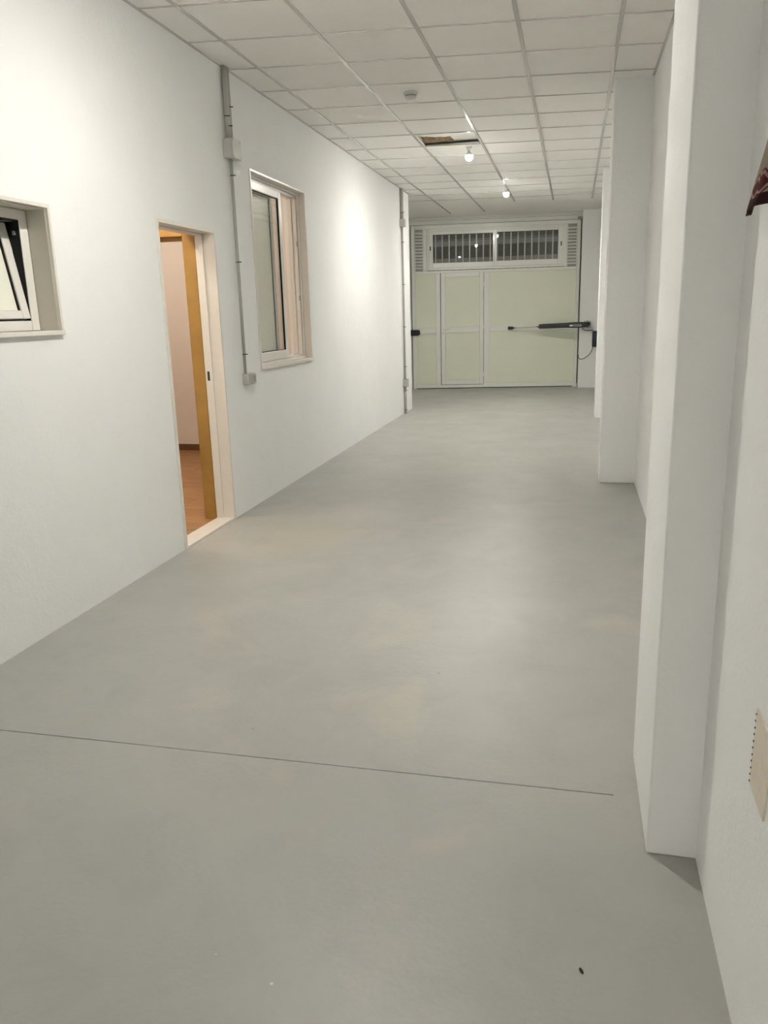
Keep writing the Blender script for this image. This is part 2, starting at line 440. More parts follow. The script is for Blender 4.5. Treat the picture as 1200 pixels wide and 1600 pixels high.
c = MB().box(-2.627, -2.538, 5.250, 5.284, .004, 2.12, 'door_wood', .003, 2).box(-2.645, -2.612, 5.284, 5.42, .004, 2.0, 'door_wood').box(-3.64, -3.53, 5.250, 5.42, .004, 2.12, 'door_wood', .003, 2).box(-3.53, -2.628, 5.250, 5.42, 1.998, 2.12, 'door_wood', .003, 2)
under(c.build('casing'), d2)
under(MB().box(-3.53, -2.645, 5.32, 5.36, 1.975, 1.998, 'door_wood', .002, 1).box(-2.66, -2.645, 5.32, 5.36, .004, 1.998, 'door_wood', .002, 1).build('door_stop'), d2)

# ------------------------------------------------------------------ window_1: small tilted window
w1 = bpy.data.objects.new('window_1', None); COL.objects.link(w1); w1.location = (XL, 3.0, 1.4); struct(w1, 'small tilted window at the left edge of the photo')
y0, y1, z0, z1 = W1
s = MB(); t = .018
s.box(XL - .10, XL + .014, y0, y0 + t, z0, z1, 'marble', .002); s.box(XL - .10, XL + .014, y1 - t, y1, z0, z1, 'marble', .002)
s.box(XL - .10, XL + .014, y0 + t, y1 - t, z1 - t, z1, 'marble', .002)
under(s.build('surround'), w1)
under(MB().box(XL - .10, XL + .020, y0 - .01, y1 + .002, z0 - .012, z0 + .010, 'marble', .003).build('sill'), w1)
# reveal lining is the greyish stone inside the surround
rv = MB().box(XL - .10, XL - .002, y1 - t - .004, y1 - t, z0 + .01, z1 - t, 'stone_grey').box(XL - .10, XL - .002, y0 + t, y1 - t - .004, z1 - t - .004, z1 - t, 'stone_grey')
under(rv.build('reveal'), w1)
fy0, fy1, fz0, fz1 = y0 + t, y1 - t - .004, z0 + .010, z1 - t - .004
XF = XL - .10
fw = .058
fm = MB()
fm.box(XF - .055, XF, fy0, fy0 + fw, fz0, fz1, 'alu_white', .004, 2); fm.box(XF - .055, XF, fy1 - fw, fy1, fz0, fz1, 'alu_white', .004, 2)
fm.box(XF - .055, XF, fy0 + fw, fy1 - fw, fz0, fz0 + fw - .01, 'alu_white', .004, 2); fm.box(XF - .055, XF, fy0 + fw, fy1 - fw, fz1 - fw + .01, fz1, 'alu_white', .004, 2)
under(fm.build('window_frame'), w1)
ga = MB(); a, b_, c_, e_ = fy0 + fw, fy1 - fw, fz0 + fw - .01, fz1 - fw + .01
ga.box(XF - .05, XF - .004, b_ - .005, b_, c_, e_, 'rubber'); ga.box(XF - .05, XF - .004, a, a + .005, c_, e_, 'rubber')
ga.box(XF - .05, XF - .004, a, b_, e_ - .005, e_, 'rubber'); ga.box(XF - .05, XF - .004, a, b_, c_, c_ + .003, 'rubber')
under(ga.build('gasket'), w1)
# tilting sash, hinged at its bottom edge and leaning into the room
sw, sh = (b_ - a) - .014, (e_ - c_) - .012
ang = math.radians(-9.5)
TM = Matrix.Translation((XF - .018, a + .007, c_ + .006)) @ Matrix.Rotation(ang, 4, 'Y')
sa = MB(); q = .052
sa.box(-.03, .022, 0, q, 0, sh, 'alu_white', .005, 2); sa.box(-.03, .022, sw - q, sw, 0, sh, 'alu_white', .005, 2)
sa.box(-.03, .022, q, sw - q, 0, q - .012, 'alu_white', .005, 2); sa.box(-.03, .022, q, sw - q, sh - q, sh, 'alu_white', .005, 2)
so = under(sa.build('sash', None, TM), w1)
gk = MB(); gq = .005
gk.box(-.004, .014, q, q + gq, q - .012, sh - q, 'rubber'); gk.box(-.004, .014, sw - q - gq, sw - q, q - .012, sh - q, 'rubber'); gk.box(-.004, .014, q, sw - q, sh - q - gq, sh - q, 'rubber')
go = gk.build('sash_gasket', None, TM); go.parent = so
po = MB().box(-.006, .004, q, sw - q, q - .012, sh - q, 'frost').build('pane', None, TM); po.parent = so
st2 = MB().box(XF - .03, XF + .01, b_ - .10, b_ - .012, e_ - .012, e_ - .004, 'black').box(-.0, .0, 0, 0, 0, 0, 'black') if False else MB().box(XF - .03, XF + .012, b_ - .13, b_ - .06, e_ - .014, e_ - .006, 'black', .001)
o = under(st2.build('stay_arm'), w1); o['label'] = 'black tilt stay'
o = under(MB().box(XF - .035, XF - .022, b_ - .012, b_ - .004, 1.85, 1.868, 'greybox').build('latch_keeper'), w1)

# ------------------------------------------------------------------ window_2: tall sliding window
w2 = bpy.data.objects.new('window_2', None); COL.objects.link(w2); w2.location = (XL, 6.6, 1.05); struct(w2, 'tall half open sliding window in the left wall')
y0, y1, z0, z1 = W2; t = .016
s = MB()
s.box(XL - .05, XL + .012, y0, y0 + t, z0, z1, 'marble', .002); s.box(XL - .05, XL + .012, y1 - t, y1, z0, z1, 'marble', .002)
s.box(XL - .05, XL + .012, y0 + t, y1 - t, z1 - t, z1, 'marble', .002)
under(s.build('surround'), w2)
under(MB().box(XL - .05, XL + .020, y0 - .008, y1 + .008, z0 - .014, z0 + .012, 'marble', .004).build('sill'), w2)
XF = XL - .045; fy0, fy1, fz0, fz1 = y0 + t, y1 - t, z0 + .012, z1 - t
fm = MB()
for (xa, xb, ww) in ((XF - .10, XF - .06, .045), (XF - .06, XF - .02, .038), (XF - .02, XF, .022)):
    fm.box(xa, xb - .002, fy0, fy0 + ww, fz0, fz1, 'alu_white', .003); fm.box(xa, xb - .002, fy1 - ww, fy1, fz0, fz1, 'alu_white', .003)
    fm.box(xa, xb - .002, fy0 + ww, fy1 - ww, fz0, fz0 + ww, 'alu_white', .003); fm.box(xa, xb - .002, fy0 + ww, fy1 - ww, fz1 - ww, fz1, 'alu_white', .003)
fm.box(XF - .024, XF - .018, fy0, fy1, fz1 - .044, fz1 - .036, 'pvc')
under(fm.build('window_frame'), w2)
def sash(name, ya, yb, xc, st_, parent, rail=.06, bot=.075):
    m = MB()
    za, zb = fz0 + .026, fz1 - .040
    m.box(xc - .016, xc + .016, ya, ya + st_, za, zb, 'alu_white', .004); m.box(xc - .016, xc + .016, yb - st_, yb, za, zb, 'alu_white', .004)
    m.box(xc - .016, xc + .016, ya + st_, yb - st_, za, za + bot, 'alu_white', .004); m.box(xc - .016, xc + .016, ya + st_, yb - st_, zb - rail, zb, 'alu_white', .004)
    so = under(m.build('sash'), parent)
    gk = MB(); a, b, c_, e_ = ya + st_, yb - st_, za + bot, zb - rail; h = .0055
    gk.box(xc - .004, xc + .010, a, a + .003, c_, e_, 'rubber'); gk.box(xc - .004, xc + .010, b - h, b, c_, e_, 'rubber')
    gk.box(xc - .004, xc + .010, a, b, e_ - h, e_, 'rubber'); gk.box(xc - .004, xc + .010, a, b, c_, c_ + .003, 'rubber')
    o = gk.build('sash_gasket'); o.parent = so; o.matrix_parent_inverse = Matrix.Identity(4)
    o = MB().box(xc - .004, xc + .002, a, b, c_, e_, name).build('pane'); o.parent = so; o.matrix_parent_inverse = Matrix.Identity(4)
    return so
sash('glass', fy0 + .035, 6.83, XF - .030, .062, w2)
sash('frost', fy0 + .045, 6.735, XF - .078, .05, w2)
for zz in (1.585, 2.06):
    o = under(MB().box(XF - .028, XF - .020, fy1 - .046, fy1 - .036, zz, zz + .045, 'greybox', .001).build('latch_keeper'), w2)

# ------------------------------------------------------------------ garage gate
gate = thing('garage_gate', 'wide white and pale green panelled garage gate closing the far end', 'garage gate', G0, GA)
T = .05
def gb(*a): return MB().box(*a)
def gp(mb, name, parent=gate): return mb.build(name, parent)
F0, F1 = -.028, .03                                               # frame front/back (local y)
fr = MB()
def member(mb, s0, s1, z0, z1, f0=F0, f1=F1, bev=.007, m='alu'): mb.box(s0, s1, f0, f1, z0, z1, m, bev, 3)
member(fr, 0, .062, .0, 2.998); member(fr, 3.035, 3.094, .02, 2.998)
member(fr, .062, 3.035, .012, .088); member(fr, .062, 3.035, 2.925, 2.998); member(fr, .062, 3.035, 2.135, 2.185)
member(fr, .452, .536, .088, 2.135); member(fr, 1.350, 1.452, .088, 2.135)
member(fr, .062, .452, 1.050, 1.150); member(fr, 1.452, 3.035, 1.055, 1.19 - .03)
member(fr, .228, .290, 2.185, 2.925); member(fr, 2.820, 2.850, 2.185, 2.925)
member(fr, .060, .075, .088, 2.135, -.018, .02, .003); member(fr, 1.452, 1.466, .088, 2.135, -.018, .02, .003)
member(fr, .536, 1.350, 2.150, 2.16, -.012, .02, .002)
gp(fr, 'gate_frame')
for (s0, s1, z0, z1) in ((.06, .455, .085, 1.055), (.06, .455, 1.145, 2.14), (1.45, 3.04, .085, 1.06), (1.45, 3.04, 1.155, 2.14)):
    gp(MB().box(s0, s1, -.004, .02, z0, z1, 'panel'), 'gate_panel')
# black rubber line along the bottom
gp(MB().box(.0, 3.09, -.012, .01, .0, .013, 'rubber'), 'bottom_seal')
# louvres, with a darker back plate coloured as the shade between slats
for (s0, s1) in ((.064, .227), (2.852, 3.034)):
    lo = gp(MB().box(s0, s1, .012, .03, 2.186, 2.924, 'pvc').box(s0, s0 + .014, -.02, .012, 2.186, 2.924, 'alu', .002, 1).box(s1 - .014, s1, -.02, .012, 2.186, 2.924, 'alu', .002, 1), 'louvre_vent')
    n = 12
    sl = MB()
    for k in range(n):
        zc = 2.215 + (2.89 - 2.215) * (k + .5) / n
        # sloping blade: cross section extruded along s
        sl.prism([(s0 + .014, .010, zc + .020), (s0 + .014, .010, zc + .012), (s0 + .014, -.026, zc - .016), (s0 + .014, -.026, zc + .002)], (s1 - s0 - .028, 0, 0), 'alu')
    o = sl.build('louvre_slats', lo); 
# transom window
tw = MB()
def mem2(mb, s0, s1, z0, z1, f0=-.036, f1=.02, bev=.006): mb.box(s0, s1, f0, f1, z0, z1, 'alu', bev, 3)
mem2(tw, .292, .33, 2.195, 2.925, -.030); mem2(tw, 2.79, 2.83, 2.195, 2.925, -.030); mem2(tw, .33, 2.79, 2.195, 2.235, -.030); mem2(tw, .33, 2.79, 2.885, 2.925, -.030)
mem2(tw, .33, .408, 2.235, 2.885, -.024); mem2(tw, 1.510, 1.545, 2.235, 2.885, -.024); mem2(tw, .408, 1.510, 2.235, 2.325, -.024); mem2(tw, .408, 1.510, 2.824, 2.885, -.024)
mem2(tw, 1.545, 1.583, 2.235, 2.885, -.040); mem2(tw, 2.688, 2.79, 2.235, 2.885, -.040); mem2(tw, 1.583, 2.688, 2.235, 2.330, -.040); mem2(tw, 1.583, 2.688, 2.832, 2.885, -.040)
two = gp(tw, 'transom_window')
for (s0, s1, z0, z1, yy) in ((.400, 1.515, 2.32, 2.83, .0), (1.578, 2.692, 2.325, 2.838, -.014)):
    PM = Matrix.Translation(((s0 + s1) / 2, yy, 0)) @ Matrix.Rotation(-.014, 4, 'Z') @ Matrix.Rotation(.006, 4, 'X')
    MB().box(-(s1 - s0) / 2, (s1 - s0) / 2, -.002, .002, z0, z1, 'glass').build('pane', two, PM)
    gk = MB(); h = .007; a, b, c_, e_ = s0 + .008, s1 - .004, z0 + .006, z1 - .006
    for bx in ((a, a + h, c_, e_), (b - h, b, c_, e_), (a, b, e_ - h, e_)): gk.box(bx[0], bx[1], yy - .018, yy - .012, bx[2], bx[3], 'rubber')
    gk.build('pane_gasket', two)
for k in range(18):
    s = .452 + k * .1265
    o = MB().tube([(s, .050, 2.19), (s, .050, 2.92)], .0125, 'steel_bar', 10).build('security_bar', two)
for s, z in ((.362, 2.545), (2.745, 2.555)):
    o = MB().box(s - .009, s + .009, -.050, -.024, z, z + .075, 'black', .003, 2).build('latch', two); o['label'] = 'small black window latch'
# wicket door
wd = MB(); a, b, z0, z1 = .545, 1.345, .078, 2.148
for args in ((a, a + .085, z0, z1), (b - .075, b, z0, z1), (a + .085, b - .075, z0, z0 + .085), (a + .085, b - .075, z1 - .085, z1), (a + .085, b - .075, 1.052, 1.160)):
    member(wd, *args, -.040, .012, .008)
wdo = gp(wd, 'wicket_door')
MB().box(.625, 1.275, -.010, .012, .155, 1.06, 'panel').build('door_panel', wdo); MB().box(.625, 1.275, -.010, .012, 1.15, 2.07, 'panel').build('door_panel', wdo)
gs_ = MB(); gs_.box(.538, .545, -.030, .0, .07, 2.15, 'rubber'); gs_.box(.538, 1.350, -.030, .0, .072, .079, 'rubber'); gs_.box(1.345, 1.350, -.02, .0, .07, 2.15, 'darkgap')
gs_.build('door_seal', wdo)
hd = MB().box(.566, .592, -.052, -.038, 1.02, 1.15, 'alu', .004).tube([(.579, -.040, 1.115), (.579, -.085, 1.115), (.60, -.092, 1.115), (.69, -.092, 1.112)], .009, 'alu', 10)
hd.build('handle', wdo)
hd = MB().lathe([(.0085, 0), (.0085, .014), (.004, .016)], (.579, -.066, 1.045), 'greybox', 12, 'Y'); hd.build('lock_cylinder', wdo)
for z in (.22, 1.10, 1.88):
    MB().tube([(1.3485, -.045, z), (1.3485, -.045, z + .085)], .010, 'alu', 10).build('hinge', wdo)
# black end lock at the left
lk = MB().box(-.045, .12, -.085, -.028, 1.012, 1.122, 'blackblue', .012, 3).tube([(.118, -.0565, 1.026), (.118, -.0565, 1.108)], .027, 'blackblue', 16)
o = gp(lk, 'end_stop'); o['label'] = 'black rounded block at the left edge'
# hinge foot bottom right
gp(MB().box(3.00, 3.10, -.075, -.028, .0, .022, 'alu', .004).box(3.055, 3.10, -.060, -.028, .022, .06, 'alu', .004), 'floor_hinge')
# small bracket at the top right corner
gp(MB().box(3.03, 3.13, -.055, -.030, 3.005, 3.045, 'greybox', .003).box(3.06, 3.075, -.045, -.030, 2.975, 3.005, 'greybox', .002), 'top_hinge')

# ------------------------------------------------------------------ gate operator arm
op = thing('gate_operator', 'black piston arm gate opener fixed across the garage gate', 'gate opener', Vector((-.612, 15.3274, 1.09)), -.1434)
# local frame: s measured from s=2.4, y normal, z from 1.09
hs = MB()
def sect(s, zc, hh, yc, hy):                                     # rounded rectangular section ring
    pts = []
    for k in range(16):
        an = 2 * math.pi * (k + .5) / 16
        cx, cz = math.cos(an), math.sin(an)
        e = 4.0
        r = (abs(cx) ** e + abs(cz) ** e) ** (-1 / e)
        pts.append((s, yc + cx * r * hy, zc + cz * r * hh))
    return pts
prof = [(-.02, .038, .030, 0, .034), (-.018, .038, .038, 0, .040), (.0, .040, .042, 0, .044), (.50, .052, .045, 0, .046), (.62, .054, .052, 0, .052), (.78, .056, .050, 0, .050), (.87, .062, .040, 0, .042), (.905, .070, .018, 0, .028)]
i = hs.mi('black'); rings = [[hs.bm.verts.new(p) for p in sect(*q)] for q in prof]
for A, B in zip(rings, rings[1:]):
    for k in range(16):
        fc = hs.bm.faces.new((A[k], A[(k + 1) % 16], B[(k + 1) % 16], B[k])); fc.material_index = i; fc.smooth = True
hs.bm.faces.new(rings[0][::-1]); hs.bm.faces.new(rings[-1])
hs.build('housing', op)
# pale plate with a dark badge on the housing
o = MB().box(.545, .755, -.0565, -.050, .030, .058, 'steel', .002).box(.60, .742, -.058, -.0564, .036, .052, 'blackblue').build('name_plate', op)
o['label'] = 'silver plate on the housing'
MB().tube([(-.53, .0, .022), (-.02, .0, .034)], .0125, 'steel', 14).build('piston_rod', op)
MB().box(-.60, -.50, -.022, .02, -.006, .048, 'black', .006, 2).tube([(-.565, 0, -.015), (-.565, 0, .055)], .013, 'greybox', 12).build('rod_end', op)
MB().box(-.59, -.53, .018, .06, .002, .014, 'greybox', .002).build('gate_bracket', op)
MB().box(.80, .90, -.02, .19, .008, .018, 'greybox', .002).box(.80, .935, .185, .198, .03, .195, 'greybox', .003).box(.80, .90, -.02, .19, .108, .118, 'greybox', .002).tube([(.855, .0, .0), (.855, .0, .13)], .011, 'greybox', 12).build('wall_bracket', op)
# control box on the end wall
cb = thing('control_box', 'small dark blue control box on the wall right of the gate', 'control box', (.42, 15.33, .745))
MB().box(-.09, .09, -.10, 0, 0, .285, 'blackblue', .010, 3).build('enclosure', cb)
MB().box(-.082, .082, -.108, -.10, .012, .272, 'blackblue', .004, 2).build('cover', cb)
MB().box(.0, .05, -.112, -.108, .12, .15, 'steel', .001).build('sticker', cb)
def cable(name, pts, r, label, m='black'):
    P = [Vector(p) for p in pts]; out = []
    for k in range(len(P) - 1):
        p0, p1, p2, p3 = P[max(k - 1, 0)], P[k], P[k + 1], P[min(k + 2, len(P) - 1)]
        for q in range(8):
            u = q / 8; out.append(.5 * ((2 * p1) + (-p0 + p2) * u + (2 * p0 - 5 * p1 + 4 * p2 - p3) * u * u + (-p0 + 3 * p1 - 3 * p2 + p3) * u ** 3))
    out.append(P[-1])
    return local(tag(MB().tube(out, r, m, 8).build(name), label, 'cable'))
cable('power_cable', [(.150, 15.26, 1.080), (.165, 15.25, 1.062), (.225, 15.25, 1.040), (.30, 15.25, 1.042), (.345, 15.26, 1.04)], .006, 'short black cable from the opener arm to the control box')
cable('power_cable', [(.345, 15.29, .75), (.335, 15.30, .70), (.30, 15.315, .625), (.225, 15.32, .555), (.155, 15.32, .525), (.10, 15.32, .545), (.092, 15.33, .60)], .0055, 'thin looping cable hanging below the control box')

# ------------------------------------------------------------------ conduits with boxes
def conduit(name, x, y, z0, z1, r, ties, label, m='pvc'):
    c = thing(name, label, 'conduit', (x, y, z0))
    MB().tube([(0, 0, 0), (0, 0, z1 - z0)], r, m, 14).build('pipe', c)
    for z in ties:
        MB().lathe([(r + .001, 0), (r + .003, .001), (r + .003, .005), (r + .001, .006)], (0, 0, z - z0), 'black', 14).box(r - .002, r + .016, -.004, .004, z - z0, z - z0 + .006, 'black', .001, 1).build('clip', c)
    return c
xc = XL + .024
conduit('wall_conduit', xc, 5.588, 2.655, HT + .003, .011, (2.80,), 'leftmost grey conduit between junction box and ceiling')
conduit('wall_conduit', xc, 5.620, 2.655, HT + .003, .0135, (2.742,), 'middle grey conduit between junction box and ceiling', 'pvc_light')
conduit('wall_conduit', xc, 5.654, 2.655, HT + .003, .0125, (2.87,), 'rightmost grey conduit between junction box and ceiling')
conduit('wall_conduit', xc, 5.618, 1.04, 2.53, .0115, (2.42, 1.835, 1.179), 'long grey conduit running down from junction box to socket')
for (za, zb) in ((2.156, 2.291), (1.228, 1.359)):                 # dark cable glimpsed through a slit in the pipe
    pass
jb = thing('junction_box', 'square grey junction box high between doorway and tall window', 'junction box', (XL, 5.62, 2.53))
MB().box(0, .062, -.072, .072, 0, .125, 'pvc_light', .005, 2).build('body', jb)
MB().box(.062, .074, -.074, .074, -.002, .127, 'pvc_light', .004, 2).build('lid', jb)
for sy in (-1, 1):
    for zz in (.012, .113): MB().lathe([(.005, 0), (.005, .002), (.003, .0025)], (.0735, sy * .06, zz), 'pvc', 10, 'X').build('screw', jb)
sb = thing('socket_box', 'small grey surface mounted wall socket under the long conduit', 'wall socket', (XL, 5.655, .955))
MB().box(0, .045, -.045, .105, 0, .083, 'pvc_light', .005, 2).build('body', sb)
MB().box(.045, .053, .002, .100, .006, .077, 'pvc_light', .003, 2).build('cover', sb)
so_ = MB().box(.053, .057, .018, .084, .014, .069, 'pvc', .002, 2)
for k in range(3): so_.lathe([(.0045, 0), (.0045, .0015)], (.0572, .051 + .0, .026 + .016 * k), 'black', 10, 'X')
so_.build('outlet', sb)

conduit('wall_conduit', xc, 11.50, 2.712, HT + .003, .024, (2.80,), 'thick grey conduit above the far upper junction box')
conduit('wall_conduit', xc, 11.50, .50, 2.612, .0145, (2.405, 1.836, 1.245, .681), 'long grey conduit between the two far boxes')
conduit('wall_conduit', xc, 11.50, .0, .395, .018, (.335, .05), 'short grey conduit from the far lower box to the floor')
for (z, h, lab) in ((2.612, .10, 'grey junction box high on the far end of the left wall'), (.395, .105, 'grey junction box low on the far end of the left wall')):
    b = thing('junction_box', lab, 'junction box', (XL, 11.50, z))
    MB().box(0, .06, -.052, .052, 0, h, 'pvc_light', .004, 2).build('body', b)
    MB().box(.06, .07, -.054, .054, -.002, h + .002, 'pvc_light', .003, 2).build('lid', b)

# ------------------------------------------------------------------ smoke detector
sd = thing('smoke_detector', 'round white smoke detector on the ceiling', 'smoke detector', (-1.30, 6.70, HT + .006))
MB().lathe([(.058, 0), (.060, -.006), (.058, -.018), (.050, -.022)], (0, 0, 0), 'detector', 32).build('base', sd)
MB().lathe([(.048, -.020), (.044, -.024), (.043, -.030)], (0, 0, 0), 'greybox', 32).build('vent_ring', sd)
MB().lathe([(.047, -.030), (.046, -.040), (.036, -.050), (.015, -.053)], (0, 0, 0), 'detector', 32).build('head', sd)

# ------------------------------------------------------------------ bulbs
def bulb(x, y, label):
    b = thing('ceiling_bulb', label, 'light bulb', (x, y, HT + .006), 0, 'bare bulbs along the ceiling')
    MB().lathe([(.030, 0), (.030, -.008), (.020, -.012), (.019, -.034), (.021, -.036)], (0, 0, 0), 'socket', 24).build('socket', b)
    pr = [(.013, -.034), (.014, -.046)]
    for k in range(0, 13):
        an = math.radians(150 - k * 12.3)
        pr.append((.042 * math.sin(an), -.088 - .042 * -math.cos(an) * -1 if False else -.088 - .042 * math.cos(math.pi - an) * 1))
    pr = [(.013, -.034), (.014, -.046)] + [(.043 * math.sin(math.radians(a_)), -.088 + .043 * math.cos(math.radians(a_))) for a_ in range(22, 178, 11)]
    k = 7
    MB().lathe(pr[:k + 1], (0, 0, 0), 'socket', 24).build('bulb_body', b)
    MB().lathe(pr[k:], (0, 0, 0), 'bulb', 24).build('glowing_dome', b)
    return b
b0 = bulb(-1.134, 9.03, 'brightly lit bare bulb beside the broken ceiling tile')
for (x, y, lab) in ((-.984, 12.0, 'brightly lit bare bulb nearest the garage gate'), (-1.10, 3.42, 'bare bulb overhead just above the upper edge of the picture'), (-1.1, -2.9, 'added unseen bulb behind the viewpoint to light the near pillar'), (-1.1, -5.2, 'added unseen bulb by the rear wall to light the near corridor')):  # last two bulbs are unseen additions that brighten the near pillar face
    c = copy_tree(b0); c.location = (x, y, HT + .006); c['label'] = lab
# warm bulbs in the interior rooms
wbulb = thing('pendant_bulb', 'warm bulb lighting the room inside the doorway', 'light bulb', (-3.1, 4.75, 2.85), 0, 'warm bulbs in the inner rooms')
MB().lathe([(.03, 0), (.03, -.01), (.018, -.03)], (0, 0, 0), 'socket', 16).build('socket', wbulb)
MB().lathe([(.012, -.03), (.03, -.05), (.04, -.08), (.03, -.11), (.01, -.12)], (0, 0, 0), 'warm_bulb', 16).build('glass_globe', wbulb)
c = copy_tree(wbulb); c.location = (-4.1, 6.6, 2.85); c['label'] = 'warm bulb lighting the room behind the tall window'

# ------------------------------------------------------------------ broken ceiling tile and insulation
bt = MB(); i = bt.mi('tile'); N = 14; top = []; bot = []
for k in range(N + 1):
    u = k / N; x = HX0 + .004 + (HX1 - HX0 - .008) * u
    yn = HY0 + .075 * u * 0 + .003
    yf = 8.235 + .17 + .16 * math.sin(min(1, u * 1.15) * math.pi * .8) * .9 - .06 * u + .012 * math.sin(k * 2.3)
    top.append((x, yn, yf))
for k in range(N):
    (xa, na, fa), (xb, nb, fb) = top[k], top[k + 1]
    M4 = 5
    for q in range(M4):
        def P(x, n, f_, v, up): 
            y = n + (f_ - n) * v
            return (x, y, HT + .008 + .0 + .018 * v * v + (.012 if up else 0))
        v0, v1 = q / M4, (q + 1) / M4
        for up in (0, 1):
            fc = bt.bm.faces.new([bt.bm.verts.new(p) for p in (P(xa, na, fa, v0, up), P(xb, nb, fb, v0, up), P(xb, nb, fb, v1, up), P(xa, na, fa, v1, up))])
            fc.material_index = i
    fc = bt.bm.faces.new([bt.bm.verts.new(p) for p in (P(xa, na, fa, 1, 0), P(xb, nb, fb, 1, 0), P(xb, nb, fb, 1, 1), P(xa, na, fa, 1, 1))])
bmesh.ops.remove_doubles(bt.bm, verts=bt.bm.verts, dist=.0005)
local(tag(bt.build('broken_ceiling_tile'), 'broken pale ceiling tile hanging half out of its opening', 'ceiling tile'))
ins = MB(); i = ins.mi('insul'); NX, NY = 14, 10; gv = []
for a in range(NX + 1):
    row = []
    for b in range(NY + 1):
        u, v = a / NX, b / NY
        x = -1.562 + .30 * u; y = 8.40 + .42 * v
        edge = math.sin(math.pi * u) ** .5 * math.sin(math.pi * v) ** .5 if 0 < u < 1 and 0 < v < 1 else 0
        z = HT + .052 - .044 * edge * (1 - .5 * u) + random.uniform(-.010, .010)
        row.append(ins.bm.verts.new((x, y, z)))
    gv.append(row)
for a in range(NX):
    for b in range(NY):
        fc = ins.bm.faces.new((gv[a][b], gv[a + 1][b], gv[a + 1][b + 1], gv[a][b + 1])); fc.material_index = i; fc.smooth = True
bmesh.ops.solidify(ins.bm, geom=list(ins.bm.faces), thickness=-.03)
local(tag(ins.build('insulation_clump'), 'brown insulation clump showing in the ceiling opening', 'insulation'))

# ------------------------------------------------------------------ plaster patch on the near right wall
def mat_patch():
    m, nt, b = nodes('bare_plaster')
    co = objco(nt); n = tex_noise(nt, 25, 5, .6, co)
    r = ramp(nt, n.outputs[0], [(.3, (.70, .62, .51)), (.7, (.78, .71, .61))]); nt.links.new(r.outputs[0], b.inputs['Base Color'])
    b.inputs['Roughness'].default_value = .8; bump(nt, b, n.outputs[0], .002); return m
M['patch'] = mat_patch()
pt = thing('wall_socket_cover', 'beige unpainted cover plate low on the near right wall', 'cover plate', (.362, 1.43, .53))
pl = MB(); X = -.004
pl.prism([(X, .057, .018), (X, -.058, .012), (X, -.085, .175), (X, .050, .180)], (.0042, 0, 0), 'patch')
pl.build('plate', pt)
dots = MB()
for k in range(11):
    dots.lathe([(.0018, -.0015), (.0024, 0), (.0015, .0005)], (X, .055 - .006 * k / 10 + .001 * (k % 2), .024 + .0145 * k), 'brownmetal', 8, 'X')
dots.build('rough_edge_specks', pt)

# ------------------------------------------------------------------ hanging textile at the upper right
def mat_textile():
    m, nt, b = nodes('woven_textile')
    uv = nt.nodes.new('ShaderNodeUVMap'); sep = nt.nodes.new('ShaderNodeSeparateXYZ'); nt.links.new(uv.outputs[0], sep.inputs[0])
    # v: 0 bottom hem .. 1 top ; u along the hem (one unit per motif)
    r = ramp(nt, sep.outputs[1], [(0.0, (.055, .008, .012)), (.075, (.055, .008, .012)), (.08, (.50, .34, .27)), (.22, (.50, .34, .27)), (.225, (.42, .33, .25)), (.46, (.36, .28, .22)), (.47, (.10, .012, .016)), (1, (.085, .010, .015))])
    r.color_ramp.interpolation = 'CONSTANT'
    # diamond motifs in the border band
    fr = nt.nodes.new('ShaderNodeMath'); fr.operation = 'FRACT'; nt.links.new(sep.outputs[0], fr.inputs[0])
    s1 = nt.nodes.new('ShaderNodeMath'); s1.operation = 'SUBTRACT'; nt.links.new(fr.outputs[0], s1.inputs[0]); s1.inputs[1].default_value = .5
    a1 = nt.nodes.new('ShaderNodeMath'); a1.operation = 'ABSOLUTE'; nt.links.new(s1.outputs[0], a1.inputs[0])
    s2 = nt.nodes.new('ShaderNodeMath'); s2.operation = 'SUBTRACT'; nt.links.new(sep.outputs[1], s2.inputs[0]); s2.inputs[1].default_value = .15
    a2 = nt.nodes.new('ShaderNodeMath'); a2.operation = 'ABSOLUTE'; nt.links.new(s2.outputs[0], a2.inputs[0])
    m2 = nt.nodes.new('ShaderNodeMath'); m2.operation = 'MULTIPLY'; nt.links.new(a2.outputs[0], m2.inputs[0]); m2.inputs[1].default_value = 6.0
    ad = nt.nodes.new('ShaderNodeMath'); ad.operation = 'ADD'; nt.links.new(a1.outputs[0], ad.inputs[0]); nt.links.new(m2.outputs[0], ad.inputs[1])
    dm = ramp(nt, ad.outputs[0], [(0, 1.0), (.33, 0.0), (.47, 0.0), (.48, 1.0), (.56, 0.0)]); dm.color_ramp.interpolation = 'CONSTANT'
    lt = nt.nodes.new('ShaderNodeMath'); lt.operation = 'LESS_THAN'; nt.links.new(sep.outputs[1], lt.inputs[0]); lt.inputs[1].default_value = .24
    mk = nt.nodes.new('ShaderNodeMath'); mk.operation = 'MULTIPLY'; nt.links.new(dm.outputs[0], mk.inputs[0]); nt.links.new(lt.outputs[0], mk.inputs[1])
    c = mixc(nt, mk.outputs[0], r.outputs[0], (.14, .022, .026))
    nt.links.new(c, b.inputs['Base Color']); b.inputs['Roughness'].default_value = .85
    wv = tex_noise(nt, 300, 2, .5, objco(nt)); bump(nt, b, wv.outputs[0], .0006)
    return m
M['textile'] = mat_textile()
tx = MB(); i = tx.mi('textile'); uvl = tx.bm.loops.layers.uv.new('UVMap')
NU, NV = 60, 60; L = 1.3; H = 1.05; vg = {}
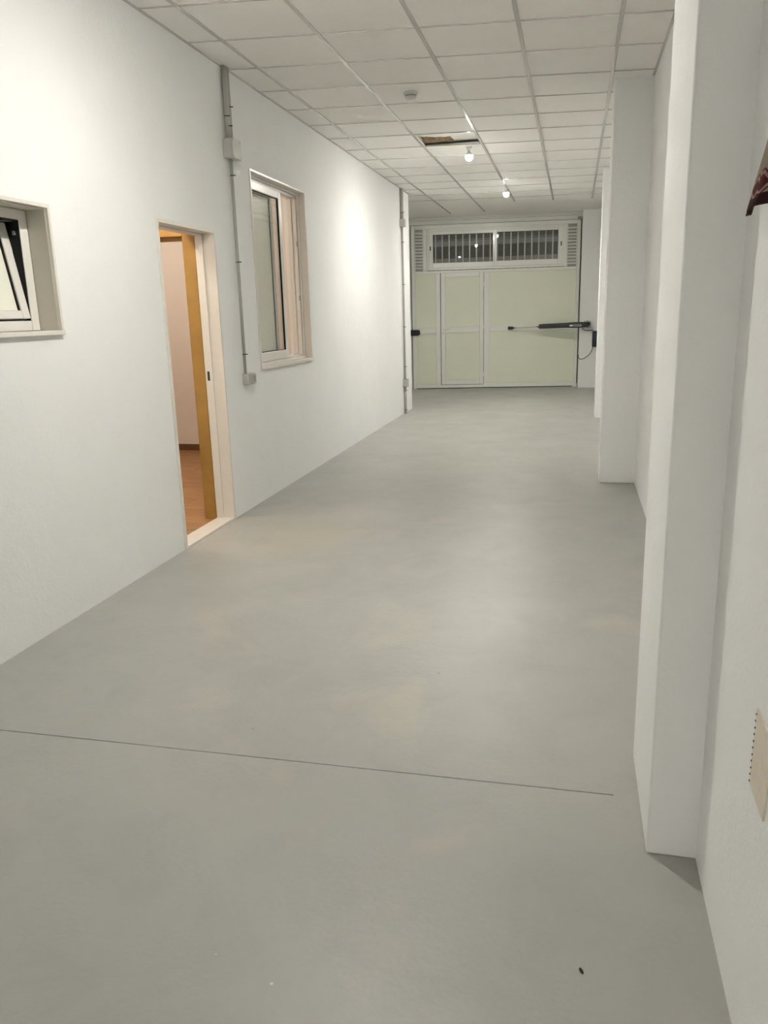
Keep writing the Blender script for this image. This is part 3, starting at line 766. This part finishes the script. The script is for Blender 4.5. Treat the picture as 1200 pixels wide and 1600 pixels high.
for a in range(NU + 1):
    for b in range(NV + 1):
        u = a / NU * L; v = b / NV * H
        # left edge leans back as it rises
        y = 1.815 - u - (min(v, .13) * 1.75 + max(0, v - .13) * .12) * (1 - u / L)
        x = .325 + .010 * math.sin(u * 26 + 1.0) + .006 * math.sin(u * 61) - .02 * min(1, v / .42) - .004
        vg[a, b] = tx.bm.verts.new((x, y, 1.622 + v))
for a in range(NU):
    for b in range(NV):
        fc = tx.bm.faces.new((vg[a, b], vg[a + 1, b], vg[a + 1, b + 1], vg[a, b + 1])); fc.material_index = i; fc.smooth = True
        for lp, (aa, bb) in zip(fc.loops, ((a, b), (a + 1, b), (a + 1, b + 1), (a, b + 1))): lp[uvl].uv = (aa / NU * L / .075 + .1, bb / NV * H / .22)
r = bmesh.ops.solidify(tx.bm, geom=list(tx.bm.faces), thickness=.003)
cloth = thing('wall_hanging', 'dark red patterned textile hanging at the upper right edge', 'wall hanging', (.34, 1.2, 1.62))
under(tx.build('cloth'), cloth)
under(MB().tube([(.315, .40, 2.69), (.315, 1.55, 2.69)], .012, 'door_wood', 12).box(.31, .363,   .58, .60, 2.685, 2.695, 'greybox').box(.31, .363, 1.42, 1.44, 2.685, 2.695, 'greybox').build('hanging_rod'), cloth)

# ------------------------------------------------------------------ small crumb on the floor
cr = MB().lathe([(.002, 0), (.006, .001), (.0055, .004), (.002, .005)], (0, 0, 0), 'darkgap', 8)
o = cr.build('floor_crumb'); o.location = (.059, 1.535, 0); o.scale = (.6, 1.5, 1); o.rotation_euler = (0, 0, .5); tag(o, 'tiny dark crumb on the grey floor near the camera', 'debris')

# ------------------------------------------------------------------ outside beyond the gate's transom window
M['ext_dark'] = simple('dark_shutter', (.16, .16, .14), .7, var=.1)
M['ext_light'] = simple('pale_render', (.42, .42, .40), .8, var=.08)
e = MB().box(-6, 3.5, 18.6, 18.7, 0, 2.60, 'ext_light').box(-6, 3.5, 18.6, 18.7, 2.60, 2.86, 'ext_dark').box(-6, 3.5, 18.57, 18.7, 2.86, 2.97, 'ext_light').box(-6, 3.5, 18.54, 18.7, 2.985, 3.0, 'ext_light').box(-6, 3.5, 18.6, 18.7, 2.97, 5.5, 'ext_dark')
for k in range(100): e.box(-6 + k * .09, -6 + k * .09 + .03, 18.58, 18.6, 2.60, 2.86, 'ext_dark')
struct(e.build('wall_opposite_building'), 'dim facade seen through the gate window')
struct(MB().box(-6, 3.5, 15.75, 18.7, -.10, -.05, 'plenum').build('floor_outside'))
